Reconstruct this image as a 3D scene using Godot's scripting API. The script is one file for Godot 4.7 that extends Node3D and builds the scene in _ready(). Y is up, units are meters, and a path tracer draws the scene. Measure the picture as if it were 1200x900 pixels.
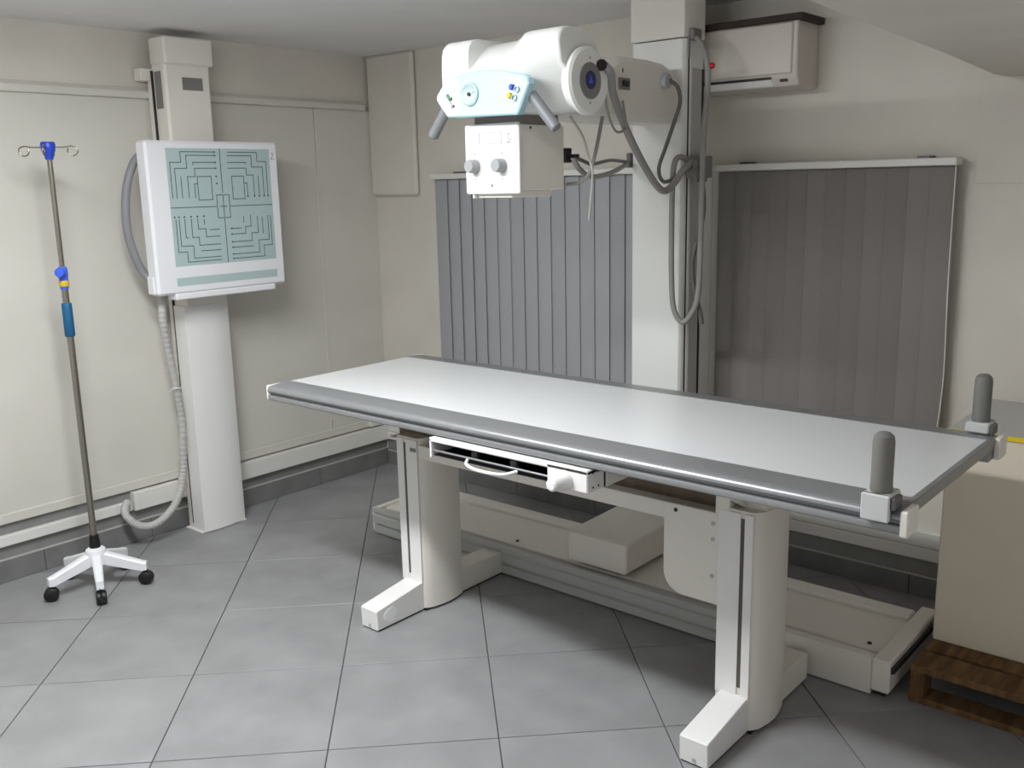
extends Node3D

# ---------------------------------------------------------------- helpers
var xf := Transform3D()          # applied to every vertex that is added
var sg := -1                     # smooth group of the faces being added (-1 = flat)

func surf() -> SurfaceTool:
	var st := SurfaceTool.new()
	st.begin(Mesh.PRIMITIVE_TRIANGLES)
	return st

func tri(st: SurfaceTool, a: Vector3, b: Vector3, c: Vector3, n: Vector3) -> void:
	if (a - c).cross(a - b).dot(n) < 0.0:
		var t := b
		b = c
		c = t
	st.set_smooth_group(sg)
	st.add_vertex(xf * a)
	st.set_smooth_group(sg)
	st.add_vertex(xf * b)
	st.set_smooth_group(sg)
	st.add_vertex(xf * c)

func quad(st: SurfaceTool, a: Vector3, b: Vector3, c: Vector3, d: Vector3, n: Vector3) -> void:
	tri(st, a, b, c, n)
	tri(st, a, c, d, n)

# a box with chamfered edges
func cbox(st: SurfaceTool, lo: Vector3, hi: Vector3, ch := 0.003) -> void:
	sg = -1
	var mid := (lo + hi) * 0.5
	var h := (hi - lo) * 0.5
	ch = minf(ch, minf(h.x, minf(h.y, h.z)) * 0.9)
	for ax in 3:
		var u := (ax + 1) % 3
		var v := (ax + 2) % 3
		for s in [-1.0, 1.0]:
			var n := Vector3.ZERO
			n[ax] = s
			var q := []
			for k in [[-1, -1], [1, -1], [1, 1], [-1, 1]]:
				var p := mid
				p[ax] += s * h[ax]
				p[u] += k[0] * (h[u] - ch)
				p[v] += k[1] * (h[v] - ch)
				q.append(p)
			quad(st, q[0], q[1], q[2], q[3], n)
		if ch > 0.0:
			for s in [-1.0, 1.0]:
				for t in [-1.0, 1.0]:
					var q := []
					for k in [[-1, 0], [1, 0], [1, 1], [-1, 1]]:
						var p := mid
						p[ax] += k[0] * (h[ax] - ch)
						p[u] += s * (h[u] - (ch if k[1] == 0 else 0.0))
						p[v] += t * (h[v] - (ch if k[1] == 1 else 0.0))
						q.append(p)
					var n := Vector3.ZERO
					n[u] = s
					n[v] = t
					quad(st, q[0], q[1], q[2], q[3], n)
	if ch > 0.0:
		for a in [-1.0, 1.0]:
			for b in [-1.0, 1.0]:
				for c in [-1.0, 1.0]:
					var s := Vector3(a, b, c)
					var q := []
					for ax in 3:
						var p := mid + s * (h - Vector3(ch, ch, ch))
						p[ax] = mid[ax] + s[ax] * h[ax]
						q.append(p)
					tri(st, q[0], q[1], q[2], s)

func inset(poly: Array, d: float) -> Array:
	var out := []
	var n := poly.size()
	var area := 0.0
	for i in n:
		area += poly[i].cross(poly[(i + 1) % n])
	var sgn := 1.0 if area > 0.0 else -1.0
	for i in n:
		var a: Vector2 = poly[(i + n - 1) % n]
		var b: Vector2 = poly[i]
		var c: Vector2 = poly[(i + 1) % n]
		var e1 := (b - a).normalized()
		var e2 := (c - b).normalized()
		var n1 := Vector2(-e1.y, e1.x) * sgn
		var n2 := Vector2(-e2.y, e2.x) * sgn
		var m := (n1 + n2)
		var k := m.length_squared()
		if k < 0.05:
			out.append(b + n1 * d)
		else:
			out.append(b + m * (2.0 * d / k))
	return out

func to3(p: Vector2, t: float, ax: String) -> Vector3:
	if ax == "x":
		return Vector3(t, p.y, p.x)      # outline given as (z, y)
	if ax == "y":
		return Vector3(p.x, t, p.y)      # outline given as (x, z)
	return Vector3(p.x, p.y, t)          # outline given as (x, y)

# an outline pushed along an axis from a to b, ends chamfered by ch
func prism(st: SurfaceTool, poly: Array, ax: String, a: float, b: float, ch := 0.0) -> void:
	var n := poly.size()
	var area := 0.0
	for i in n:
		area += poly[i].cross(poly[(i + 1) % n])
	var sgn := 1.0 if area > 0.0 else -1.0
	var rings := [[poly, a], [poly, b]]
	if ch > 0.0:
		var ip := inset(poly, ch)
		rings = [[ip, a], [poly, a + ch], [poly, b - ch], [ip, b]]
	var group := 1
	var groups := []
	for i in n:
		var e0: Vector2 = (poly[i] - poly[(i + n - 1) % n]).normalized()
		var e1: Vector2 = (poly[(i + 1) % n] - poly[i]).normalized()
		if e0.dot(e1) < 0.82:
			group += 1
		groups.append(group)
	for r in rings.size() - 1:
		for i in n:
			var j := (i + 1) % n
			var e: Vector2 = poly[j] - poly[i]
			var nn := to3(Vector2(e.y, -e.x) * sgn, 0.0, ax)
			sg = groups[i] + r * 500
			quad(st, to3(rings[r][0][i], rings[r][1], ax), to3(rings[r][0][j], rings[r][1], ax), to3(rings[r + 1][0][j], rings[r + 1][1], ax), to3(rings[r + 1][0][i], rings[r + 1][1], ax), nn)
	sg = -1
	for e in [[rings[0], -1.0], [rings[-1], 1.0]]:
		var pv := PackedVector2Array(e[0][0])
		var idx := Geometry2D.triangulate_polygon(pv)
		var nn := to3(Vector2.ZERO, e[1], ax)
		for k in range(0, idx.size(), 3):
			tri(st, to3(pv[idx[k]], e[0][1], ax), to3(pv[idx[k + 1]], e[0][1], ax), to3(pv[idx[k + 2]], e[0][1], ax), nn)

func rrect(x0: float, y0: float, x1: float, y1: float, r: float, k := 4) -> Array:
	var out := []
	for c in [[x1 - r, y1 - r, 0.0], [x0 + r, y1 - r, 90.0], [x0 + r, y0 + r, 180.0], [x1 - r, y0 + r, 270.0]]:
		for i in k + 1:
			var t := deg_to_rad(c[2] + 90.0 * i / k)
			out.append(Vector2(c[0] + r * cos(t), c[1] + r * sin(t)))
	return out

func blob(cx: float, cy: float, rx: float, ry: float, k := 20) -> Array:
	var out := []
	for i in k:
		var t := TAU * i / k
		out.append(Vector2(cx + rx * cos(t), cy + ry * sin(t)))
	return out

# an outline (radius, height) turned round the axis that runs from `at` along `dir`
func lathe(st: SurfaceTool, prof: Array, at: Vector3, dir := Vector3.UP, k := 20) -> void:
	var up := dir.normalized()
	var side := up.cross(Vector3.RIGHT if absf(up.x) < 0.9 else Vector3.BACK).normalized()
	var other := up.cross(side)
	var group := 1
	for i in prof.size() - 1:
		if i > 0:
			var e0: Vector2 = (prof[i] - prof[i - 1]).normalized()
			var e1: Vector2 = (prof[i + 1] - prof[i]).normalized()
			if e0.dot(e1) < 0.8:
				group += 1
		sg = group
		for j in k:
			var t0 := TAU * j / k
			var t1 := TAU * (j + 1) / k
			var d0 := side * cos(t0) + other * sin(t0)
			var d1 := side * cos(t1) + other * sin(t1)
			var a: Vector3 = at + up * prof[i].y + d0 * prof[i].x
			var b: Vector3 = at + up * prof[i].y + d1 * prof[i].x
			var c: Vector3 = at + up * prof[i + 1].y + d1 * prof[i + 1].x
			var d: Vector3 = at + up * prof[i + 1].y + d0 * prof[i + 1].x
			var e: Vector2 = prof[i + 1] - prof[i]
			var nn := (d0 + d1).normalized() * e.y - up * e.x
			if prof[i].x > 1e-5:
				tri(st, a, b, c, nn)
			if prof[i + 1].x > 1e-5:
				tri(st, a, c, d, nn)

func smooth_path(pts: Array, sub := 6) -> Array:
	var out := []
	for i in pts.size() - 1:
		var p0: Vector3 = pts[maxi(i - 1, 0)]
		var p1: Vector3 = pts[i]
		var p2: Vector3 = pts[i + 1]
		var p3: Vector3 = pts[mini(i + 2, pts.size() - 1)]
		for k in sub:
			out.append(p1.cubic_interpolate(p2, p0, p3, float(k) / sub))
	out.append(pts[-1])
	return out

# a round bar along a path; radii is one number or one for each point
func sweep(st: SurfaceTool, pts: Array, radii, k := 10) -> void:
	var n := pts.size()
	var rings := []
	var t0: Vector3 = (pts[1] - pts[0]).normalized()
	var nx := t0.cross(Vector3.UP if absf(t0.y) < 0.9 else Vector3.RIGHT).normalized()
	for i in n:
		var t: Vector3 = (pts[mini(i + 1, n - 1)] - pts[maxi(i - 1, 0)]).normalized()
		nx = (nx - t * nx.dot(t)).normalized()
		var ny := t.cross(nx)
		var r: float = radii[i] if radii is Array else radii
		var ring := []
		for j in k:
			var a := TAU * j / k
			ring.append(pts[i] + (nx * cos(a) + ny * sin(a)) * r)
		rings.append(ring)
	sg = 1
	for i in n - 1:
		for j in k:
			var jj := (j + 1) % k
			var nn: Vector3 = rings[i][j] + rings[i][jj] - pts[i] * 2.0
			quad(st, rings[i][j], rings[i][jj], rings[i + 1][jj], rings[i + 1][j], nn)
	sg = -1
	for e in [0, n - 1]:
		var out: Vector3 = pts[e] - pts[1 if e == 0 else n - 2]
		for j in k:
			tri(st, pts[e], rings[e][j], rings[e][(j + 1) % k], out)

func rod(st: SurfaceTool, a: Vector3, b: Vector3, r: float, k := 12) -> void:
	sweep(st, [a, b], r, k)

# surfaces between rings of equal size, ends closed
func loft(st: SurfaceTool, rings: Array, groups := []) -> void:
	var k: int = rings[0].size()
	sg = 1
	for i in rings.size() - 1:
		sg = groups[i] if groups else 1
		var c := Vector3.ZERO
		for p in rings[i]:
			c += p / k
		for j in k:
			var jj := (j + 1) % k
			quad(st, rings[i][j], rings[i][jj], rings[i + 1][jj], rings[i + 1][j], rings[i][j] + rings[i][jj] - c * 2.0)
	sg = -1
	for e in [0, rings.size() - 1]:
		var c := Vector3.ZERO
		for p in rings[e]:
			c += p / k
		var o: Vector3 = rings[e][0] - rings[1 if e == 0 else rings.size() - 2][0]
		for j in k:
			tri(st, c, rings[e][j], rings[e][(j + 1) % k], Vector3(signf(o.x), 0, 0))

func thing(called: String, label: String, category: String, at: Vector3, group := "") -> Node3D:
	var o := Node3D.new()
	o.name = called
	add_child(o, true)
	o.position = at
	o.set_meta("label", label)
	o.set_meta("category", category)
	if group != "":
		o.set_meta("group", group)
	return o

# a mesh given in world coordinates as a part of `parent`
func part(parent: Node, called: String, st: SurfaceTool, m: Material, label := "") -> MeshInstance3D:
	st.generate_normals()
	var o := MeshInstance3D.new()
	o.name = called
	o.mesh = st.commit()
	o.material_override = m
	o.cast_shadow = GeometryInstance3D.SHADOW_CASTING_SETTING_ON
	parent.add_child(o, true)
	if parent != self and parent.get_parent() == self and not parent is MeshInstance3D:
		o.position = -parent.position
	if label != "":
		o.set_meta("label", label)
	return o

func tag(o: Node, label: String, category: String, group := "") -> void:
	o.set_meta("label", label)
	o.set_meta("category", category)
	if group != "":
		o.set_meta("group", group)

func struct(called: String, st: SurfaceTool, m: Material, label: String) -> MeshInstance3D:
	var o := part(self, called, st, m, label)
	o.set_meta("kind", "structure")
	o.set_meta("category", called.split("_")[0])
	return o

func boxpart(parent: Node, called: String, lo: Vector3, hi: Vector3, m: Material, ch := 0.003, label := "") -> MeshInstance3D:
	var st := surf()
	cbox(st, lo, hi, ch)
	return part(parent, called, st, m, label)

# ---------------------------------------------------------------- materials
func mat(c: Color, rough := 0.5, metal := 0.0, spec := 0.5) -> StandardMaterial3D:
	var m := StandardMaterial3D.new()
	m.albedo_color = c
	m.roughness = rough
	m.metallic = metal
	m.metallic_specular = spec
	return m

func noise_image(seed_: int, freq: float, a: Color, b: Color, size := 256, octaves := 4, stretch := 1) -> ImageTexture:
	var f := FastNoiseLite.new()
	f.seed = seed_
	f.frequency = freq
	f.fractal_octaves = octaves
	var g := f.get_seamless_image(size, size / stretch)
	var img := Image.create(size, size, false, Image.FORMAT_RGB8)
	for y in size:
		for x in size:
			img.set_pixel(x, y, a.lerp(b, g.get_pixel(x, y / stretch).r))
	img.generate_mipmaps()
	return ImageTexture.create_from_image(img)

func textured(tex: Texture2D, metres: float, rough := 0.5, spec := 0.5, bump: Texture2D = null, depth := 0.0) -> StandardMaterial3D:
	var m := mat(Color.WHITE, rough, 0.0, spec)
	m.albedo_texture = tex
	m.uv1_triplanar = true
	m.uv1_world_triplanar = true
	m.uv1_scale = Vector3.ONE / metres
	if bump:
		m.heightmap_enabled = true
		m.heightmap_texture = bump
		m.heightmap_scale = depth
	return m

func grey(v: float) -> Color:
	return Color(v, v, v)

var M := {}

func make_materials() -> void:
	var fine := noise_image(11, 0.05, grey(0.3), grey(0.7), 256, 4)
	M.wall = textured(noise_image(3, 0.012, Color(0.838, 0.815, 0.775), Color(0.875, 0.852, 0.812)), 1.7, 0.6, 0.4, fine, 0.06)
	M.panel = textured(noise_image(4, 0.01, Color(0.825, 0.812, 0.775), Color(0.86, 0.847, 0.81)), 1.9, 0.42, 0.45)
	M.beam = mat(Color(0.72, 0.725, 0.71), 0.45)
	M.clamp = mat(Color(0.80, 0.80, 0.80), 0.4)
	M.handle_knob = mat(Color(0.60, 0.605, 0.61), 0.4)
	M.slot = mat(Color(0.36, 0.34, 0.32), 0.6)
	M.band = textured(noise_image(5, 0.02, Color(0.50, 0.50, 0.49), Color(0.55, 0.55, 0.54)), 0.8, 0.6)
	M.ceiling = textured(noise_image(6, 0.012, Color(0.91, 0.905, 0.90), Color(0.94, 0.935, 0.93)), 1.7, 0.75, 0.3, fine, 0.06)
	M.tiles = []
	for k in 3:
		var b := 0.57 + 0.008 * k
		M.tiles.append(textured(noise_image(20 + k, 0.014, Color(b - 0.03, b - 0.03, b - 0.029), Color(b + 0.03, b + 0.03, b + 0.033), 256, 5), 0.9 + 0.13 * k, 0.42, 0.5, fine, 0.03))
	M.skirt = textured(noise_image(24, 0.014, Color(0.44, 0.44, 0.435), Color(0.51, 0.51, 0.505), 256, 5), 0.7, 0.45, 0.5)
	M.grout = mat(Color(0.34, 0.34, 0.335), 0.9)
	M.edge = mat(Color(0.72, 0.71, 0.69), 0.7)
	M.trunk = mat(Color(0.88, 0.875, 0.85), 0.4)
	M.white = mat(Color(0.93, 0.925, 0.915), 0.38)
	M.ivory = mat(Color(0.92, 0.90, 0.865), 0.4)
	M.shell = mat(Color(0.92, 0.92, 0.905), 0.35)
	M.plastic = mat(Color(0.93, 0.93, 0.94), 0.35)
	M.top = mat(Color(0.85, 0.855, 0.855), 0.24)
	M.alu = mat(Color(0.57, 0.575, 0.58), 0.34, 0.45)
	M.alu_dark = mat(Color(0.42, 0.42, 0.42), 0.45, 0.5)
	M.steel = mat(Color(0.62, 0.60, 0.56), 0.25, 0.95)
	M.black = mat(Color(0.05, 0.05, 0.05), 0.5)
	M.dark = mat(Color(0.16, 0.155, 0.15), 0.6)
	M.grip = mat(Color(0.46, 0.455, 0.44), 0.55)
	M.handle = mat(Color(0.49, 0.495, 0.505), 0.45)
	M.knob = mat(Color(0.72, 0.73, 0.735), 0.4)
	M.under = textured(noise_image(31, 0.03, Color(0.40, 0.34, 0.28), Color(0.48, 0.42, 0.35), 256, 4, 8), 0.6, 0.6)
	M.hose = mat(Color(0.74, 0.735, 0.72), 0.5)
	M.hose_dark = mat(Color(0.52, 0.52, 0.53), 0.5)
	M.cable = mat(Color(0.60, 0.59, 0.575), 0.5)
	M.cable_dark = mat(Color(0.42, 0.41, 0.39), 0.5)
	M.cable_light = mat(Color(0.70, 0.69, 0.67), 0.5)
	M.teal = mat(Color(0.71, 0.78, 0.78), 0.45)
	M.panel_blue = mat(Color(0.72, 0.86, 0.90), 0.35)
	M.label_grey = mat(Color(0.50, 0.49, 0.48), 0.5)
	M.blue = mat(Color(0.14, 0.25, 0.72), 0.4)
	M.blue_light = mat(Color(0.22, 0.38, 0.85), 0.35)
	M.grip_blue = mat(Color(0.05, 0.34, 0.50), 0.6)
	M.yellow = mat(Color(0.90, 0.80, 0.12), 0.4)
	M.gold = mat(Color(0.80, 0.68, 0.18), 0.5)
	M.green = mat(Color(0.35, 0.55, 0.42), 0.4)
	M.red = mat(Color(0.75, 0.08, 0.06), 0.4)
	M.brown = mat(Color(0.17, 0.10, 0.06), 0.6)
	M.navy = mat(Color(0.12, 0.17, 0.36), 0.4)
	M.ac = mat(Color(0.82, 0.785, 0.75), 0.4)
	M.cabinet = textured(noise_image(33, 0.012, Color(0.87, 0.825, 0.75), Color(0.90, 0.855, 0.78)), 1.2, 0.55)
	M.slats = []
	for k in 3:
		var s := 0.655 + 0.012 * k
		M.slats.append(textured(noise_image(40 + k, 0.12, Color(s - 0.018, s - 0.016, s - 0.006), Color(s + 0.02, s + 0.022, s + 0.032), 256, 3), 0.25, 0.75, 0.3))
	M.slats_brown = []
	for k in 3:
		var s := 0.49 + 0.012 * k
		M.slats_brown.append(textured(noise_image(50 + k, 0.12, Color(s, s - 0.02, s - 0.035), Color(s + 0.035, s + 0.015, s), 256, 3), 0.25, 0.75, 0.3))
	M.woods = []
	for k in 3:
		M.woods.append(textured(noise_image(60 + k, 0.035, Color(0.34, 0.25, 0.165), Color(0.56, 0.435, 0.30), 256, 5, 8), 0.35, 0.8, 0.3))
	M.lamp = mat(Color(0.95, 0.97, 1.0), 0.4)
	M.lamp.emission_enabled = true
	M.lamp.emission = Color(0.92, 0.97, 1.0)
	M.lamp.emission_energy_multiplier = 4.0

# ---------------------------------------------------------------- the scene
const LAMP_DOWN := 4.8
const LAMP_ROUND := 0.115
const LAMP_X := 1.82
const LAMP_Z := 2.4
const CEIL := 2.215
const ROOM_X := 4.3
const ROOM_Z := 4.2

func _ready() -> void:
	# camera
	var cam := Camera3D.new()
	cam.name = "camera"
	cam.position = Vector3(3.9628, 1.55, 3.5196)
	cam.rotation = Vector3(-0.20725, 0.7100, -0.02208)
	cam.fov = rad_to_deg(2.0 * atan(450.0 / 1117.35))
	cam.near = 0.05
	cam.current = true
	add_child(cam)
	# environment: a closed room, no daylight
	var env := Environment.new()
	env.background_mode = Environment.BG_COLOR
	env.background_color = Color(0, 0, 0)
	env.tonemap_mode = Environment.TONE_MAPPER_LINEAR
	env.tonemap_exposure = 1.0
	env.sdfgi_enabled = true
	env.ssao_enabled = true
	env.ssil_enabled = true
	var we := WorldEnvironment.new()
	we.name = "environment"
	we.environment = env
	add_child(we)
	make_materials()
	build_lamp()
	build_room()
	build_floor_rail()
	build_table()
	build_tube_stand()
	build_wall_stand()
	build_iv_stand()
	build_blinds()
	build_air_conditioner()
	build_cabinet_and_pallet()
	build_small_things()

func build_lamp() -> void:
	var t := thing("ceiling_lamp", "white batten ceiling lamp with two bare fluorescent tubes", "lamp", Vector3(LAMP_X, CEIL, LAMP_Z))
	boxpart(t, "housing", Vector3(LAMP_X - 0.62, 2.165, LAMP_Z - 0.07), Vector3(LAMP_X + 0.62, CEIL, LAMP_Z + 0.07), M.white, 0.006)
	for z in [LAMP_Z - 0.04, LAMP_Z + 0.04]:
		var st := surf()
		rod(st, Vector3(LAMP_X - 0.59, 2.145, z), Vector3(LAMP_X + 0.59, 2.145, z), 0.013, 14)
		part(t, "fluorescent_tube", st, M.lamp)
		for x in [LAMP_X - 0.602, LAMP_X + 0.59]:
			boxpart(t, "lamp_holder", Vector3(x, 2.13, z - 0.012), Vector3(x + 0.012, 2.167, z + 0.012), M.white, 0.002)
	var a := AreaLight3D.new()
	a.name = "lamp_light"
	a.position = Vector3(LAMP_X, 2.125, LAMP_Z)
	a.rotation.x = -PI / 2
	a.area_size = Vector2(1.18, 0.16)
	a.light_energy = LAMP_DOWN
	a.light_color = Color(0.975, 0.987, 0.995)
	a.area_range = 12.0
	a.area_attenuation = 2.0
	a.shadow_enabled = true
	add_child(a)
	for k in 6:
		var l := OmniLight3D.new()
		l.name = "tube_light"
		l.position = Vector3(LAMP_X - 0.5 + 0.2 * k, 2.115, LAMP_Z)
		l.light_energy = LAMP_ROUND
		l.light_size = 0.07
		l.light_color = Color(0.975, 0.987, 0.995)
		l.omni_range = 12.0
		l.omni_attenuation = 2.0
		l.shadow_enabled = true
		add_child(l, true)

# ---------------------------------------------------------------- room shell
func build_room() -> void:
	var st := surf()
	cbox(st, Vector3(-0.2, -0.2, -0.2), Vector3(ROOM_X + 0.2, -0.004, ROOM_Z + 0.2), 0.0)
	var floor_node := struct("floor", st, M.grout, "grey square floor tiles laid diagonally with dark joints")
	# tiles, laid at about 45 degrees to the walls
	var s := 0.4830
	var th := 0.7929
	var ex := Vector2(cos(th), -sin(th)) * s
	var ey := Vector2(sin(th), cos(th)) * s
	var origin := Vector2(0.2648, 1.7081)
	var room := PackedVector2Array([Vector2(0.001, 0.001), Vector2(ROOM_X, 0.001), Vector2(ROOM_X, ROOM_Z), Vector2(0.001, ROOM_Z)])
	var gap := 0.0018
	var shared: Mesh = null
	var rng := RandomNumberGenerator.new()
	rng.seed = 5
	for i in range(-12, 14):
		for j in range(-12, 14):
			var c := origin + ex * i + ey * j
			var ux := ex.normalized() * gap
			var uy := ey.normalized() * gap
			var q := PackedVector2Array([c + ux + uy, c + ex - ux + uy, c + ex + ey - ux - uy, c + ey + ux - uy])
			var cut := Geometry2D.intersect_polygons(q, room)
			if cut.is_empty():
				continue
			var whole := true
			for p in q:
				if p.x < 0.001 or p.y < 0.001 or p.x > ROOM_X or p.y > ROOM_Z:
					whole = false
			var mid := c + (ex + ey) * 0.5
			var tm: Material = M.tiles[rng.randi() % 3]
			if whole:
				if shared == null:
					var ts := surf()
					var poly := []
					for p in q:
						poly.append(p - mid)
					prism(ts, poly, "y", -0.012, 0.0, 0.0012)
					ts.generate_normals()
					shared = ts.commit()
				var o := MeshInstance3D.new()
				o.name = "tile"
				o.mesh = shared
				o.material_override = tm
				o.position = Vector3(mid.x, 0, mid.y)
				floor_node.add_child(o, true)
			else:
				for piece in cut:
					if piece.size() < 3:
						continue
					var ts := surf()
					var poly := []
					for p in piece:
						if poly.is_empty() or p.distance_to(poly[-1]) > 0.002:
							poly.append(p)
					if poly.size() < 3:
						continue
					prism(ts, poly, "y", -0.012, 0.0)
					part(floor_node, "tile", ts, tm)
	# ceiling
	st = surf()
	cbox(st, Vector3(-0.2, CEIL, -0.2), Vector3(ROOM_X + 0.2, CEIL + 0.2, ROOM_Z + 0.2), 0.0)
	struct("ceiling", st, M.ceiling, "plain white plastered ceiling above the table")
	# dropped bulkhead on the right
	st = surf()
	prism(st, [Vector2(3.095, -0.01), Vector2(3.085, 0.12), Vector2(3.15, 0.9), Vector2(3.19, 1.55), Vector2(3.21, 1.82), Vector2(3.235, 2.3), Vector2(ROOM_X + 0.01, 2.3), Vector2(ROOM_X + 0.01, -0.01)], "y", 1.855, CEIL + 0.02)
	struct("ceiling_bulkhead", st, M.wall, "dropped bulkhead lying in shade above the right window")
	# walls
	st = surf()
	cbox(st, Vector3(-0.2, -0.2, -0.2), Vector3(ROOM_X + 0.2, CEIL + 0.1, 0.0), 0.0)
	var back := struct("wall_back", st, M.wall, "off-white back wall behind the table and blinds")
	boxpart(back, "boxed_beam", Vector3(0.0, 1.50, 0.0), Vector3(0.345, CEIL, 0.032), M.wall, 0.012)
	boxpart(back, "patch_panel", Vector3(3.02, 1.517, 0.0), Vector3(3.6, 1.857, 0.005), M.wall, 0.001)
	boxpart(back, "painted_band", Vector3(0.0, 0.08, 0.0), Vector3(ROOM_X, 0.20, 0.002), M.band, 0.0)
	st = surf()
	cbox(st, Vector3(-0.2, -0.2, -0.2), Vector3(-0.014, CEIL + 0.1, ROOM_Z + 0.2), 0.0)
	var left := struct("wall_left", st, M.wall, "off-white left wall behind the wall stand")
	for a in [[0.0, 0.386], [0.390, 3.0], [3.004, ROOM_Z]]:
		boxpart(left, "panel", Vector3(-0.014, 0.243, a[0]), Vector3(0.0, 1.94, a[1]), M.panel, 0.002)
	boxpart(left, "painted_band", Vector3(-0.014, 0.08, 0.0), Vector3(-0.011, 0.243, ROOM_Z), M.band, 0.0)
	boxpart(left, "panel_foot_strip", Vector3(0.0, 0.243, 0.0), Vector3(0.006, 0.285, ROOM_Z), M.panel, 0.003)
	boxpart(left, "cover_strip", Vector3(0.0, 0.33, 0.378), Vector3(0.004, 1.6, 0.398), M.panel, 0.0015)
	st = surf()
	cbox(st, Vector3(ROOM_X, -0.2, -0.2), Vector3(ROOM_X + 0.2, CEIL + 0.1, ROOM_Z + 0.2), 0.0)
	struct("wall_right", st, M.ceiling, "plain off-white wall closing the room on the right")
	st = surf()
	cbox(st, Vector3(-0.2, -0.2, ROOM_Z), Vector3(ROOM_X + 0.2, CEIL + 0.1, ROOM_Z + 0.2), 0.0)
	struct("wall_front", st, M.ceiling, "plain off-white wall behind the viewer")
	# skirting tiles with a pale top edge
	st = surf()
	cbox(st, Vector3(-0.013, 0.0, 0.0), Vector3(-0.004, 0.092, ROOM_Z), 0.0)
	var bl := struct("baseboard_left", st, M.grout, "grey tile skirting along the left wall")
	st = surf()
	cbox(st, Vector3(0.0, 0.0, 0.0), Vector3(ROOM_X, 0.08, 0.006), 0.0)
	var bb := struct("baseboard_back", st, M.grout, "grey tile skirting along the back wall")
	var z := 0.012
	while z < ROOM_Z:
		boxpart(bl, "tile", Vector3(-0.012, 0.0, z), Vector3(0.0, 0.090, minf(z + 0.48, ROOM_Z)), M.skirt, 0.001)
		z += 0.483
	boxpart(bl, "edge_bead", Vector3(-0.012, 0.0905, 0.0), Vector3(0.0, 0.096, ROOM_Z), M.edge, 0.001)
	var x := 0.0
	while x < ROOM_X:
		boxpart(bb, "tile", Vector3(x, 0.0, 0.0), Vector3(minf(x + 0.48, ROOM_X), 0.078, 0.010), M.skirt, 0.001)
		x += 0.483
	boxpart(bb, "edge_bead", Vector3(0.0, 0.0785, 0.0), Vector3(ROOM_X, 0.084, 0.010), M.edge, 0.001)
	# wall ledge, cable trunking, window jamb
	st = surf()
	prism(st, [Vector2(-0.014, 1.94), Vector2(0.014, 1.94), Vector2(0.018, 1.945), Vector2(0.018, 1.968), Vector2(-0.002, 1.985), Vector2(-0.014, 1.985)], "z", 0.06, ROOM_Z)
	struct("trim_1", st, M.panel, "white ledge moulding high on the left wall")
	st = surf()
	cbox(st, Vector3(-0.014, 0.152, 1.545), Vector3(0.012, 0.196, ROOM_Z), 0.003)
	struct("trim_2", st, M.trunk, "narrow white cable trunking low on the left wall by the drip stand")
	st = surf()
	cbox(st, Vector3(-0.014, 0.150, 0.006), Vector3(0.024, 0.236, 1.54), 0.003)
	struct("trim_3", st, M.trunk, "wide white cable trunking low on the left wall behind the wall stand")
	st = surf()
	cbox(st, Vector3(0.006, 0.150, 0.0), Vector3(ROOM_X, 0.196, 0.022), 0.003)
	cbox(st, Vector3(0.006, 0.197, 0.0), Vector3(ROOM_X, 0.258, 0.016), 0.003)
	struct("trim_4", st, M.trunk, "white cable trunking low along the back wall")
	st = surf()
	cbox(st, Vector3(1.94, 0.45, 0.0), Vector3(2.038, 1.60, 0.014), 0.003)
	cbox(st, Vector3(2.043, 0.45, 0.0), Vector3(2.082, 1.60, 0.028), 0.004)
	struct("trim_5", st, M.trunk, "white upright jamb strip beside the right blind")

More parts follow.
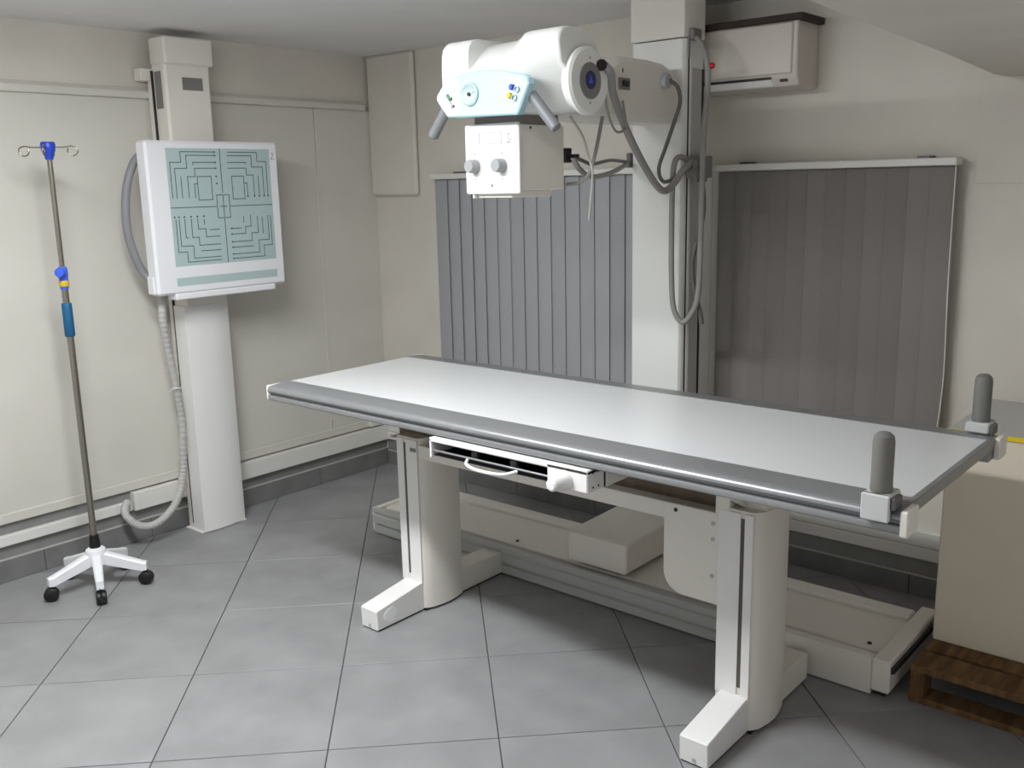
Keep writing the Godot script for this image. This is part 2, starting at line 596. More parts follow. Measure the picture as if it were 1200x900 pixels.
# ---------------------------------------------------------------- floor rail base of the tube stand
func build_floor_rail() -> void:
	var t := thing("floor_rail_base", "long low white floor rail base lying behind the table", "floor rail", Vector3(1.95, 0, 0.55))
	var st := surf()
	# front beam: an extruded profile with two grooves in its face
	prism(st, [Vector2(0.735, 0.006), Vector2(0.805, 0.006), Vector2(0.805, 0.038), Vector2(0.795, 0.043), Vector2(0.795, 0.049), Vector2(0.81, 0.054), Vector2(0.81, 0.088), Vector2(0.802, 0.093), Vector2(0.802, 0.099), Vector2(0.81, 0.104), Vector2(0.81, 0.12), Vector2(0.79, 0.12), Vector2(0.79, 0.1), Vector2(0.735, 0.1)], "x", 0.78, 2.72, 0.002)
	part(t, "front_beam", st, M.beam)
	st = surf()
	prism(st, [Vector2(0.72, 0.004), Vector2(0.815, 0.004), Vector2(0.815, 0.115), Vector2(0.808, 0.12), Vector2(0.775, 0.12), Vector2(0.775, 0.09), Vector2(0.72, 0.09)], "x", 2.722, 3.05, 0.002)
	part(t, "beam_cover", st, M.ivory)
	boxpart(t, "gutter", Vector3(0.79, 0.07, 0.735), Vector3(3.04, 0.086, 0.79), M.alu_dark, 0.001)
	boxpart(t, "tray", Vector3(0.79, 0.02, 0.47), Vector3(3.045, 0.108, 0.735), M.ivory, 0.003)
	boxpart(t, "rear_lip", Vector3(0.79, 0.01, 0.40), Vector3(3.045, 0.122, 0.468), M.ivory, 0.005)
	boxpart(t, "end_beam", Vector3(3.05, 0.02, 0.36), Vector3(3.105, 0.125, 0.82), M.ivory, 0.005)
	boxpart(t, "end_seal", Vector3(3.105, 0.085, 0.36), Vector3(3.115, 0.105, 0.81), M.dark, 0.002)
	boxpart(t, "end_beam", Vector3(0.765, 0.01, 0.40), Vector3(0.79, 0.118, 0.80), M.ivory, 0.004)
	for p in [Vector3(3.0, 0.108, 0.70), Vector3(2.32, 0.108, 0.72), Vector3(1.55, 0.108, 0.70)]:
		st = surf()
		lathe(st, [Vector2(0.007, 0.0), Vector2(0.007, 0.004), Vector2(0.0, 0.005)], p, Vector3.UP, 10)
		part(t, "screw", st, M.dark)
	for f in [[0.9, 0.78], [2.05, 0.78], [3.07, 0.78], [0.9, 0.43], [3.07, 0.43]]:
		boxpart(t, "foot_pad", Vector3(f[0] - 0.02, 0.0, f[1] - 0.02), Vector3(f[0] + 0.02, 0.021, f[1] + 0.02), M.dark, 0.002)

# ---------------------------------------------------------------- table
func ped_outline(dx: float) -> Array:
	var out := []
	for p in [Vector2(2.757, 1.045), Vector2(2.754, 1.24), Vector2(2.850, 1.24), Vector2(2.858, 1.237), Vector2(2.864, 1.231), Vector2(2.878, 1.208), Vector2(2.886, 1.165), Vector2(2.888, 1.13), Vector2(2.884, 1.09), Vector2(2.872, 1.045)]:
		out.append(p + Vector2(dx, 0))
	return out

func build_table() -> void:
	var t := thing("x_ray_table", "long white x-ray examination table with grey side rails on two pedestals", "table", Vector3(2.24, 0, 1.18))
	var st := surf()
	cbox(st, Vector3(1.150, 0.836, 0.885), Vector3(3.336, 0.8676, 1.480), 0.002)
	part(t, "tabletop", st, M.top)
	boxpart(t, "underside_board", Vector3(1.20, 0.806, 0.90), Vector3(3.30, 0.836, 1.46), M.under, 0.002)
	# side rails: rounded nose, groove and lower lip
	for s in [1.0, -1.0]:
		var prof := []
		for p in [Vector2(0.2915, 0.8690), Vector2(0.365, 0.8650), Vector2(0.376, 0.8625), Vector2(0.384, 0.858), Vector2(0.388, 0.851), Vector2(0.388, 0.846), Vector2(0.384, 0.841), Vector2(0.374, 0.838), Vector2(0.374, 0.833), Vector2(0.385, 0.831), Vector2(0.387, 0.827), Vector2(0.386, 0.816), Vector2(0.375, 0.810), Vector2(0.28, 0.810), Vector2(0.28, 0.835), Vector2(0.2915, 0.836)]:
			prof.append(Vector2(1.183 + s * p.x, p.y))
		st = surf()
		prism(st, prof, "x", 1.140, 3.345)
		part(t, "side_rail", st, M.alu, "grey metal side rail with a groove")
	boxpart(t, "end_rail", Vector3(3.332, 0.838, 0.86), Vector3(3.349, 0.8675, 1.51), M.alu, 0.003)
	boxpart(t, "end_rail", Vector3(1.143, 0.838, 0.86), Vector3(1.152, 0.8672, 1.51), M.white, 0.002)
	for z in [[1.505, 1.574], [0.792, 0.861]]:
		st = surf()
		prism(st, rrect(z[0], 0.808, z[1], 0.867, 0.006), "x", 3.345, 3.362, 0.003)
		part(t, "corner_cap", st, M.ivory, "ivory plastic corner cap")
		st = surf()
		prism(st, rrect(z[0] + 0.002, 0.812, z[1] - 0.002, 0.867, 0.008), "x", 1.135, 1.1405, 0.002)
		part(t, "corner_cap", st, M.ivory, "ivory plastic corner cap")
	# hand grips clamped on the rails near the end
	for s in [1.0, -1.0]:
		var zc: float = 1.183 + s * 0.372
		st = surf()
		lathe(st, [Vector2(0.0225, 0.0), Vector2(0.0235, 0.01), Vector2(0.0225, 0.02), Vector2(0.0225, 0.11), Vector2(0.020, 0.122), Vector2(0.012, 0.129), Vector2(0.0, 0.131)], Vector3(3.297, 0.896, zc), Vector3.UP, 20)
		var g := part(t, "hand_grip", st, M.grip, "upright grey rubber hand grip")
		st = surf()
		cbox(st, Vector3(3.266, 0.868, zc - 0.04), Vector3(3.326, 0.897, zc + 0.03), 0.004)
		cbox(st, Vector3(3.266, 0.838, zc + s * 0.0255 - 0.0065), Vector3(3.326, 0.897, zc + s * 0.0255 + 0.0065), 0.003)
		part(g, "clamp", st, M.clamp, "white clamp block")
		boxpart(g, "clamp_tongue", Vector3(3.326, 0.866, zc - 0.02), Vector3(3.336, 0.892, zc + 0.026), M.alu_dark, 0.002)
	# pedestals with feet
	for dx in [0.0, -1.310]:
		st = surf()
		prism(st, ped_outline(dx), "y", 0.010, 0.662)
		var ped := part(t, "pedestal", st, M.ivory)
		# dark guide slot: a recessed strip between two thin cheeks
		var sx: float = 2.826 + dx if dx == 0.0 else 2.794 + dx
		boxpart(ped, "guide_slot", Vector3(sx - 0.006, 0.135, 1.235), Vector3(sx + 0.006, 0.64, 1.2408), M.slot, 0.0)
		boxpart(ped, "front_plate", Vector3(2.7535 + dx, 0.105, 1.24), Vector3(sx - 0.006, 0.655, 1.244), M.white, 0.001)
		boxpart(ped, "front_plate", Vector3(sx + 0.006, 0.105, 1.24), Vector3(2.858 + dx, 0.655, 1.244), M.white, 0.001)
		boxpart(ped, "base_gasket", Vector3(2.757 + dx, 0.0, 1.06), Vector3(2.866 + dx, 0.0105, 1.235), M.black, 0.001)
		st = surf()
		prism(st, [Vector2(1.238, 0.006), Vector2(1.466, 0.006), Vector2(1.468, 0.076), Vector2(1.462, 0.080), Vector2(1.244, 0.112), Vector2(1.238, 0.112)], "x", 2.770 + dx, 2.856 + dx, 0.002)
		var ft := part(t, "front_foot", st, M.white)
		boxpart(ft, "foot_gasket", Vector3(2.773 + dx, 0.0, 1.245), Vector3(2.853 + dx, 0.0065, 1.463), M.black, 0.001)
		st = surf()
		lathe(st, [Vector2(0.006, 0.0), Vector2(0.006, 0.002), Vector2(0.0, 0.003)], Vector3(2.815 + dx, 0.018, 1.467), Vector3.BACK, 10)
		part(ft, "screw", st, M.knob)
		if dx < 0.0:
			st = surf()
			var pts := []
			var rr := RandomNumberGenerator.new()
			rr.seed = 8
			for k in 18:
				var a := TAU * k / 18.0
				var r := 1.0 + rr.randf_range(-0.12, 0.12)
				pts.append(Vector2(1.405 + 0.032 * r * cos(a), 0.046 + 0.026 * r * sin(a)))
			prism(st, pts, "x", 2.856 + dx, 2.8575 + dx)
			part(ft, "sticker", st, mat(Color(0.98, 0.98, 0.98), 0.5), "blank white sticker")
		var zr: float = 0.735 if dx < 0.0 else 0.845
		st = surf()
		prism(st, [Vector2(zr, 0.006), Vector2(1.05, 0.006), Vector2(1.05, 0.100), Vector2(zr + 0.005, 0.092), Vector2(zr, 0.088)], "x", 2.772 + dx, 2.862 + dx, 0.002)
		part(t, "rear_foot", st, M.ivory)
		boxpart(t, "foot_gasket", Vector3(2.776 + dx, 0.0, zr + 0.005), Vector3(2.858 + dx, 0.0065, 1.05), M.black, 0.001)
	# post, bracket and upper cover of the right pedestal, and the brown carriage under the top
	boxpart(t, "post", Vector3(2.742, 0.640, 1.20), Vector3(2.786, 0.810, 1.243), M.ivory, 0.002)
	boxpart(t, "post_hook", Vector3(2.786, 0.70, 1.205), Vector3(2.806, 0.712, 1.24), M.dark, 0.002)
	st = surf()
	prism(st, [Vector2(1.205, 0.660), Vector2(1.44, 0.790), Vector2(1.44, 0.808), Vector2(1.205, 0.808)], "x", 2.808, 2.815, 0.001)
	part(t, "gusset", st, M.ivory)
	st = surf()
	prism(st, [Vector2(2.815, 1.045), Vector2(2.815, 1.205), Vector2(2.876, 1.205), Vector2(2.884, 1.165), Vector2(2.886, 1.13), Vector2(2.882, 1.09), Vector2(2.870, 1.045)], "y", 0.662, 0.808)
	part(t, "upper_cover", st, M.ivory)
	boxpart(t, "carriage_skirt", Vector3(1.57, 0.60, 1.15), Vector3(2.742, 0.646, 1.188), M.under, 0.001)
	boxpart(t, "carriage", Vector3(1.40, 0.645, 1.06), Vector3(2.742, 0.806, 1.189), M.under, 0.003, "brown carriage box under the top")
	# long beam between the pedestals and the rounded plate beside the right one
	boxpart(t, "long_beam", Vector3(1.52, 0.588, 1.19), Vector3(2.757, 0.638, 1.236), M.ivory, 0.002)
	st = surf()
	var plate := [Vector2(2.757, 0.366), Vector2(2.757, 0.640), Vector2(2.575, 0.640)]
	for k in 8:
		var a := PI + PI / 2 * k / 7.0
		plate.append(Vector2(2.64 + 0.065 * cos(a), 0.431 + 0.065 * sin(a)))
	prism(st, plate, "z", 1.225, 1.241, 0.002)
	var pl := part(t, "cover_plate", st, M.ivory, "white plate with a rounded lower corner")
	for p in [Vector2(2.615, 0.622), Vector2(2.735, 0.606), Vector2(2.735, 0.45), Vector2(2.735, 0.56)]:
		st = surf()
		lathe(st, [Vector2(0.006, 0.0), Vector2(0.006, 0.002), Vector2(0.0, 0.003)], Vector3(p.x, p.y, 1.241), Vector3.BACK, 10)
		part(pl, "screw", st, M.knob if p.x > 2.7 else M.dark)
	boxpart(t, "left_bracket", Vector3(1.40, 0.640, 1.19), Vector3(1.45, 0.650, 1.24), M.ivory, 0.002)
	boxpart(t, "rating_plate", Vector3(1.515, 0.612, 1.2445), Vector3(1.545, 0.626, 1.2455), M.label_grey, 0.0)
	# cassette tray: an open sleeve with dark inside, a bow handle and a round knob
	var x0 := 1.966
	var x1 := 2.552
	var zf := 1.585
	st = surf()
	cbox(st, Vector3(x0, 0.797, 1.02), Vector3(x1, 0.810, zf), 0.003)
	cbox(st, Vector3(x0, 0.7475, 1.02), Vector3(x1, 0.7525, zf - 0.07), 0.001)
	cbox(st, Vector3(x0, 0.7475, 1.02), Vector3(x0 + 0.008, 0.810, zf), 0.002)
	cbox(st, Vector3(x1 - 0.135, 0.7475, 1.02), Vector3(x1, 0.810, zf), 0.003)
	cbox(st, Vector3(x0, 0.7475, 1.02), Vector3(x1, 0.810, 1.03), 0.001)
	var tray := part(t, "cassette_tray", st, M.white, "white cassette drawer with a dark open slot")
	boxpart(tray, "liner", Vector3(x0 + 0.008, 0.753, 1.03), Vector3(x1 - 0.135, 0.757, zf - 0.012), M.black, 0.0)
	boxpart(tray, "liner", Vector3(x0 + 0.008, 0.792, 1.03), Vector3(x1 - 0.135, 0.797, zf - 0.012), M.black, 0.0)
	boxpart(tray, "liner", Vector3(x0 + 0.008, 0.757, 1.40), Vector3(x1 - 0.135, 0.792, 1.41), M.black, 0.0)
	st = surf()
	rod(st, Vector3(x0 + 0.008, 0.770, zf - 0.008), Vector3(x1 - 0.135, 0.770, zf - 0.008), 0.0035, 8)
	part(tray, "rod", st, M.alu)
	for cx in [2.12, 2.27]:
		boxpart(tray, "clip", Vector3(cx - 0.012, 0.758, zf - 0.05), Vector3(cx + 0.012, 0.785, zf - 0.03), M.alu_dark, 0.003)
	st = surf()
	sweep(st, smooth_path([Vector3(2.115, 0.765, zf - 0.01), Vector3(2.135, 0.760, zf + 0.018), Vector3(2.175, 0.757, zf + 0.032), Vector3(2.23, 0.756, zf + 0.034), Vector3(2.28, 0.757, zf + 0.022), Vector3(2.305, 0.763, zf - 0.008)], 6), 0.005, 10)
	part(tray, "bow_handle", st, M.white, "white bow handle")
	st = surf()
	lathe(st, [Vector2(0.0, 0.062), Vector2(0.012, 0.062), Vector2(0.017, 0.058), Vector2(0.0185, 0.045), Vector2(0.021, 0.02), Vector2(0.026, 0.012), Vector2(0.028, 0.0)], Vector3(2.478, 0.773, zf), Vector3.BACK, 20)
	part(tray, "knob", st, M.white, "round white locking knob")
	for sc in [Vector3(x1, 0.80, 1.56), Vector3(x1, 0.76, 1.56), Vector3(x1, 0.80, 1.535), Vector3(x1, 0.76, 1.535)]:
		st = surf()
		lathe(st, [Vector2(0.003, 0.0), Vector2(0.003, 0.001), Vector2(0.0, 0.0015)], sc, Vector3.RIGHT, 8)
		part(tray, "screw", st, M.dark)
	boxpart(t, "tray_gap", Vector3(x1, 0.75, 1.505), Vector3(x1 + 0.002, 0.81, 1.510), M.black, 0.0)
	boxpart(t, "tray_guide", Vector3(x1 - 0.05, 0.748, 1.36), Vector3(x1 + 0.004, 0.808, 1.50), M.ivory, 0.002)

# ---------------------------------------------------------------- tube stand
const CABLE_A = [Vector3(2.332, 1.872, 1.190), Vector3(2.326, 1.852, 1.150), Vector3(2.233, 1.807, 1.000), Vector3(2.177, 1.718, 0.850), Vector3(2.135, 1.626, 0.700), Vector3(2.126, 1.549, 0.600), Vector3(2.120, 1.512, 0.520), Vector3(2.125, 1.537, 0.460), Vector3(2.137, 1.582, 0.420), Vector3(2.141, 1.612, 0.360)]
const CABLE_B = [Vector3(2.105, 1.897, 0.470), Vector3(2.141, 1.870, 0.470), Vector3(2.146, 1.818, 0.460), Vector3(2.123, 1.752, 0.460), Vector3(2.090, 1.668, 0.460), Vector3(2.061, 1.590, 0.460), Vector3(2.077, 1.544, 0.450), Vector3(2.120, 1.564, 0.420), Vector3(2.141, 1.603, 0.360)]
const CABLE_C = [Vector3(2.101, 2.062, 0.300), Vector3(2.154, 2.024, 0.330), Vector3(2.190, 1.952, 0.350), Vector3(2.198, 1.863, 0.360), Vector3(2.193, 1.730, 0.370), Vector3(2.195, 1.580, 0.380), Vector3(2.193, 1.336, 0.380), Vector3(2.192, 1.132, 0.390), Vector3(2.167, 1.052, 0.400), Vector3(2.137, 1.028, 0.410), Vector3(2.109, 1.073, 0.420), Vector3(2.097, 1.178, 0.420), Vector3(2.094, 1.398, 0.420), Vector3(2.098, 1.583, 0.420), Vector3(2.107, 1.631, 0.400), Vector3(2.123, 1.619, 0.360)]
const STRAP = [Vector3(2.161, 1.596, 0.370), Vector3(2.190, 1.535, 0.370), Vector3(2.196, 1.428, 0.370), Vector3(2.170, 1.319, 0.370), Vector3(2.154, 1.240, 0.370), Vector3(2.166, 1.145, 0.370), Vector3(2.190, 1.066, 0.370), Vector3(2.198, 1.019, 0.370)]
const LEAD_A = [Vector3(2.112, 1.627, 1.050), Vector3(2.101, 1.591, 1.000), Vector3(2.076, 1.566, 0.900), Vector3(1.944, 1.579, 0.600), Vector3(1.864, 1.614, 0.370)]
const LEAD_B = [Vector3(1.864, 1.621, 0.370), Vector3(1.944, 1.624, 0.600), Vector3(2.083, 1.607, 0.900), Vector3(2.112, 1.617, 1.000), Vector3(2.112, 1.630, 1.050)]
const LEAD_C = [Vector3(2.156, 1.746, 1.120), Vector3(2.174, 1.686, 1.080), Vector3(2.175, 1.623, 1.050), Vector3(2.188, 1.583, 1.050), Vector3(2.184, 1.519, 1.050), Vector3(2.174, 1.432, 1.050)]
const LEAD_D = [Vector3(2.156, 1.750, 0.950), Vector3(2.165, 1.641, 1.000), Vector3(2.138, 1.574, 1.000), Vector3(2.098, 1.548, 1.000), Vector3(2.080, 1.544, 1.040)]
const LEAD_E = [Vector3(2.271, 1.833, 1.100), Vector3(2.245, 1.758, 1.050), Vector3(2.208, 1.703, 0.950), Vector3(2.177, 1.723, 0.850), Vector3(2.098, 1.811, 0.750)]

func cable(parent: Node, pts: Array, r: float, m: Material, called := "cable") -> void:
	var st := surf()
	sweep(st, smooth_path(pts, 6), r, 10)
	part(parent, called, st, m)

func build_tube_stand() -> void:
	var t := thing("x_ray_tube_stand", "white floor to ceiling x-ray tube stand with tube head over the table", "x-ray tube", Vector3(1.985, 0.108, 0.5))
	# carriage on the floor rail
	var st := surf()
	prism(st, [Vector2(0.24, 0.124), Vector2(0.752, 0.124), Vector2(0.752, 0.215), Vector2(0.744, 0.232), Vector2(0.728, 0.24), Vector2(0.24, 0.25)], "x", 1.850, 2.120, 0.006)
	part(t, "carriage", st, M.ivory, "white box carriage on the floor rail")
	boxpart(t, "carriage_skid", Vector3(1.88, 0.108, 0.28), Vector3(2.09, 0.125, 0.70), M.dark, 0.002)
	# column
	st = surf()
	prism(st, [Vector2(1.872, 0.225), Vector2(1.872, 0.345), Vector2(1.880, 0.353), Vector2(2.088, 0.353), Vector2(2.097, 0.344), Vector2(2.100, 0.330), Vector2(2.096, 0.325), Vector2(2.096, 0.318), Vector2(2.102, 0.313), Vector2(2.102, 0.225)], "y", 0.24, 2.05)
	var col := part(t, "column", st, M.shell)
	boxpart(col, "guide_slot", Vector3(2.0955, 0.26, 0.3165), Vector3(2.0985, 2.0, 0.3265), M.dark, 0.0)
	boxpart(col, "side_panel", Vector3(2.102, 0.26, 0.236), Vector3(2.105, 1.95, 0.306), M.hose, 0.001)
	boxpart(col, "rear_slot", Vector3(2.100, 0.26, 0.222), Vector3(2.106, 1.95, 0.232), M.dark, 0.0)
	st = surf()
	prism(st, [Vector2(1.862, 0.215), Vector2(1.862, 0.347), Vector2(1.872, 0.358), Vector2(2.080, 0.358), Vector2(2.096, 0.352), Vector2(2.102, 0.336), Vector2(2.102, 0.215)], "y", 2.054, CEIL, 0.003)
	part(t, "column_cap", st, M.ivory)
	# bracket and cable clamp on the column side
	st = surf()
	cbox(st, Vector3(2.104, 1.555, 0.25), Vector3(2.165, 1.635, 0.345), 0.004)
	cbox(st, Vector3(2.150, 1.540, 0.30), Vector3(2.172, 1.62, 0.375), 0.004)
	part(t, "cable_bracket", st, M.label_grey, "grey cable bracket on the column")
	boxpart(t, "cable_clamp", Vector3(1.852, 1.60, 0.30), Vector3(1.873, 1.655, 0.36), M.alu_dark, 0.003)
	st = surf()
	cbox(st, Vector3(2.100, 2.045, 0.27), Vector3(2.122, 2.085, 0.33), 0.004)
	cbox(st, Vector3(2.100, 1.985, 0.325), Vector3(2.106, 2.06, 0.335), 0.001)
	part(t, "hose_fitting", st, M.label_grey)
	# arm between column and tube head, its top falling off at the column
	st = surf()
	prism(st, [Vector2(0.353, 1.752), Vector2(0.353, 1.895), Vector2(0.375, 1.915), Vector2(0.41, 1.938), Vector2(0.46, 1.954), Vector2(0.56, 1.960), Vector2(0.74, 1.960), Vector2(0.80, 1.935), Vector2(0.86, 1.90), Vector2(1.10, 1.90), Vector2(1.10, 1.77), Vector2(0.80, 1.748)], "x", 1.90, 2.090, 0.02)
	var arm := part(t, "arm", st, M.ivory)
	boxpart(arm, "socket_plate", Vector3(2.090, 1.850, 0.70), Vector3(2.096, 1.888, 0.765), M.label_grey, 0.002)
	boxpart(arm, "socket", Vector3(2.095, 1.860, 0.715), Vector3(2.104, 1.878, 0.75), M.dark, 0.002)
	boxpart(arm, "mark", Vector3(2.0895, 1.905, 0.735), Vector3(2.0908, 1.918, 0.741), M.dark, 0.0)
	st = surf()
	lathe(st, [Vector2(0.0, 0.022), Vector2(0.024, 0.022), Vector2(0.027, 0.018), Vector2(0.027, 0.0)], Vector3(2.088, 1.893, 0.478), Vector3.RIGHT, 18)
	part(arm, "cable_gland", st, M.knob)
	# tube housing: a shell lofted along x with two lobes and a saddle between them
	var lobe := [Vector2(1.07, 1.752), Vector2(1.30, 1.748), Vector2(1.345, 1.762), Vector2(1.360, 1.80), Vector2(1.362, 1.845), Vector2(1.362, 1.885), Vector2(1.360, 1.930), Vector2(1.354, 1.951), Vector2(1.338, 1.966), Vector2(1.31, 1.972), Vector2(1.20, 1.972), Vector2(1.14, 1.966), Vector2(1.09, 1.935), Vector2(1.06, 1.87), Vector2(1.055, 1.80)]
	var saddle := [Vector2(1.07, 1.752), Vector2(1.30, 1.748), Vector2(1.345, 1.762), Vector2(1.360, 1.80), Vector2(1.362, 1.845), Vector2(1.354, 1.880), Vector2(1.330, 1.905), Vector2(1.305, 1.928), Vector2(1.282, 1.946), Vector2(1.255, 1.959), Vector2(1.20, 1.964), Vector2(1.14, 1.958), Vector2(1.09, 1.930), Vector2(1.06, 1.87), Vector2(1.055, 1.80)]
	var rings := []
	var right_lobe := [Vector2(1.15, 1.755), Vector2(1.19, 1.752), Vector2(1.212, 1.757), Vector2(1.248, 1.785), Vector2(1.295, 1.832), Vector2(1.350, 1.876), Vector2(1.360, 1.930), Vector2(1.354, 1.951), Vector2(1.338, 1.966), Vector2(1.31, 1.972), Vector2(1.24, 1.972), Vector2(1.205, 1.962), Vector2(1.18, 1.925), Vector2(1.15, 1.87), Vector2(1.14, 1.80)]
	for a in [[1.848, 0.90, 0.0, 0.0], [1.850, 0.955, 0.0, 0.0], [1.857, 0.985, 0.0, 0.0], [1.869, 1.0, 0.0, 0.0], [1.957, 1.0, 0.0, 0.0], [1.963, 0.997, 0.05, 0.0], [1.968, 0.995, 0.96, 0.0], [1.982, 0.995, 1.0, 0.0], [2.07, 0.995, 1.0, 0.1], [2.13, 0.997, 0.8, 0.4], [2.160, 1.0, 0.4, 0.75], [2.178, 1.0, 0.1, 0.95], [2.19, 1.0, 0.0, 1.0], [2.284, 1.0, 0.0, 1.0], [2.293, 0.992, 0.0, 1.0], [2.299, 0.972, 0.0, 1.0], [2.300, 0.94, 0.0, 1.0]]:
		var ring := []
		for k in lobe.size():
			var p: Vector2 = lobe[k].lerp(saddle[k], a[2]).lerp(right_lobe[k], a[3])
			var hub := Vector2(1.21, 1.855).lerp(Vector2(1.255, 1.855), a[3])
			p = hub + (p - hub) * a[1]
			ring.append(Vector3(a[0], p.y, p.x))
		rings.append(ring)
	st = surf()
	loft(st, rings, [1, 1, 1, 1, 1, 2, 3, 3, 3, 3, 3, 3, 3, 4, 4, 4])
	part(t, "tube_housing", st, M.shell, "rounded white tube housing")
	# round end cap with oval maker's plate
	st = surf()
	lathe(st, [Vector2(0.080, 0.0), Vector2(0.080, 0.024), Vector2(0.094, 0.024), Vector2(0.094, 0.034), Vector2(0.086, 0.040), Vector2(0.0, 0.040)], Vector3(2.285, 1.827, 1.25), Vector3.RIGHT, 36)
	var cap := part(t, "end_cap", st, M.shell, "round white end cap")
	st = surf()
	lathe(st, [Vector2(0.050, 0.0), Vector2(0.050, 0.002), Vector2(0.0, 0.002)], Vector3(2.325, 1.827, 1.249), Vector3.RIGHT, 32)
	part(cap, "round_plate", st, M.label_grey, "round grey plate with a blue emblem")
	st = surf()
	lathe(st, [Vector2(0.025, 0.0), Vector2(0.025, 0.001), Vector2(0.0, 0.001)], Vector3(2.327, 1.829, 1.249), Vector3.RIGHT, 26)
	part(cap, "emblem", st, M.navy, "dark blue round emblem")
	st = surf()
	prism(st, [Vector2(1.239, 1.820), Vector2(1.259, 1.820), Vector2(1.254, 1.832), Vector2(1.249, 1.844), Vector2(1.244, 1.832)], "x", 2.328, 2.3285)
	part(cap, "emblem_mark", st, M.blue_light)
	boxpart(cap, "mark", Vector3(2.325, 1.765, 1.247), Vector3(2.3255, 1.771, 1.251), M.dark, 0.0)
	boxpart(cap, "mark", Vector3(2.325, 1.886, 1.247), Vector3(2.3255, 1.891, 1.251), M.dark, 0.0)
	st = surf()
	lathe(st, [Vector2(0.016, -0.02), Vector2(0.016, 0.012), Vector2(0.011, 0.02), Vector2(0.0, 0.02)], Vector3(2.322, 1.872, 1.202), Vector3(0.7, 0.1, -0.6), 14)
	part(t, "cable_plug", st, M.black)
	# control panel: white on the left running into pale blue, dial, four small switches
	st = surf()
	var hex := [Vector2(1.842, 1.803), Vector2(1.849, 1.792), Vector2(1.886, 1.749), Vector2(2.160, 1.741), Vector2(2.166, 1.748), Vector2(2.205, 1.822), Vector2(2.202, 1.838), Vector2(2.192, 1.846), Vector2(2.10, 1.868), Vector2(2.02, 1.874), Vector2(1.93, 1.868), Vector2(1.87, 1.842), Vector2(1.846, 1.818)]
	prism(st, hex, "z", 1.345, 1.376, 0.004)
	var pan := part(t, "control_panel", st, M.panel_blue, "pale blue front control panel")
	st = surf()
	prism(st, [Vector2(1.8465, 1.803), Vector2(1.853, 1.793), Vector2(1.888, 1.753), Vector2(1.935, 1.752), Vector2(1.945, 1.79), Vector2(1.940, 1.84), Vector2(1.925, 1.8625), Vector2(1.873, 1.839), Vector2(1.850, 1.816)], "z", 1.374, 1.3768, 0.0)
	part(pan, "white_field", st, M.shell, "white end of the control panel")
	st = surf()
	lathe(st, [Vector2(0.034, 0.0), Vector2(0.034, 0.006), Vector2(0.029, 0.009), Vector2(0.024, 0.006), Vector2(0.020, 0.003), Vector2(0.0, 0.003)], Vector3(1.983, 1.809, 1.376), Vector3.BACK, 28)
	var dial := part(pan, "dial", st, M.teal, "round pale green angle dial")
	st = surf()
	lathe(st, [Vector2(0.006, 0.0), Vector2(0.005, 0.006), Vector2(0.0, 0.007)], Vector3(1.983, 1.809, 1.379), Vector3.BACK, 12)
	part(dial, "pointer_hub", st, M.dark)
	st = surf()
	prism(st, [Vector2(1.975, 1.803), Vector2(1.983, 1.815), Vector2(2.004, 1.816), Vector2(1.985, 1.806)], "z", 1.379, 1.381)
	part(dial, "pointer", st, M.knob)
	for b in [[2.148, 1.816, M.blue], [2.138, 1.794, M.yellow]]:
		st = surf()
		lathe(st, [Vector2(0.0085, 0.0), Vector2(0.0085, 0.009), Vector2(0.006, 0.012), Vector2(0.0, 0.012)], Vector3(b[0], b[1], 1.376), Vector3.BACK, 14)
		part(pan, "push_button", st, b[2])
		st = surf()
		lathe(st, [Vector2(0.0095, 0.0), Vector2(0.0095, 0.006), Vector2(0.0065, 0.006), Vector2(0.0065, 0.0)], Vector3(b[0] + 0.016, b[1] - 0.007, 1.376), Vector3.BACK, 14)
		part(pan, "button_ring", st, M.knob)
	for b in [[1.898, 1.806, M.green], [1.906, 1.785, M.knob]]:
		st = surf()
		xf = Transform3D(Basis(Vector3.BACK, -0.9), Vector3(b[0], b[1], 1.3765))
		cbox(st, Vector3(-0.011, -0.005, 0.0), Vector3(0.011, 0.005, 0.007), 0.002)
		xf = Transform3D()
		part(pan, "push_button", st, b[2])
		boxpart(pan, "button_mark", Vector3(b[0] + 0.010, b[1] - 0.010, 1.3765), Vector3(b[0] + 0.013, b[1] - 0.001, 1.379), M.dark, 0.0)
	# two slanting handles
	for h in [[Vector3(1.858, 1.792, 1.335), Vector3(1.776, 1.698, 1.33)], [Vector3(2.183, 1.796, 1.338), Vector3(2.266, 1.698, 1.328)]]:
		st = surf()
		var d: Vector3 = h[1] - h[0]
		var le := d.length()
		lathe(st, [Vector2(0.0, 0.0), Vector2(0.0165, 0.001), Vector2(0.0165, le - 0.004), Vector2(0.013, le), Vector2(0.0, le)], h[0], d, 18)
		part(t, "handle", st, M.handle, "grey bar handle")
	# collimator box
	st = surf()
	prism(st, rrect(1.905, 1.528, 2.098, 1.722, 0.006), "z", 1.075, 1.297, 0.003)
	var box := part(t, "collimator", st, M.ivory, "white collimator box")
	st = surf()
	prism(st, rrect(1.886, 1.520, 2.103, 1.728, 0.008), "z", 1.290, 1.302, 0.003)
	part(box, "front_plate", st, M.shell)
	boxpart(t, "collimator_mount", Vector3(1.915, 1.715, 1.09), Vector3(2.09, 1.755, 1.29), M.label_grey, 0.004)
	boxpart(box, "lower_frame", Vector3(1.92, 1.508, 1.09), Vector3(2.06, 1.529, 1.285), M.ivory, 0.003)
	boxpart(box, "foot_pin", Vector3(1.908, 1.507, 1.28), Vector3(1.914, 1.522, 1.296), M.shell, 0.001)
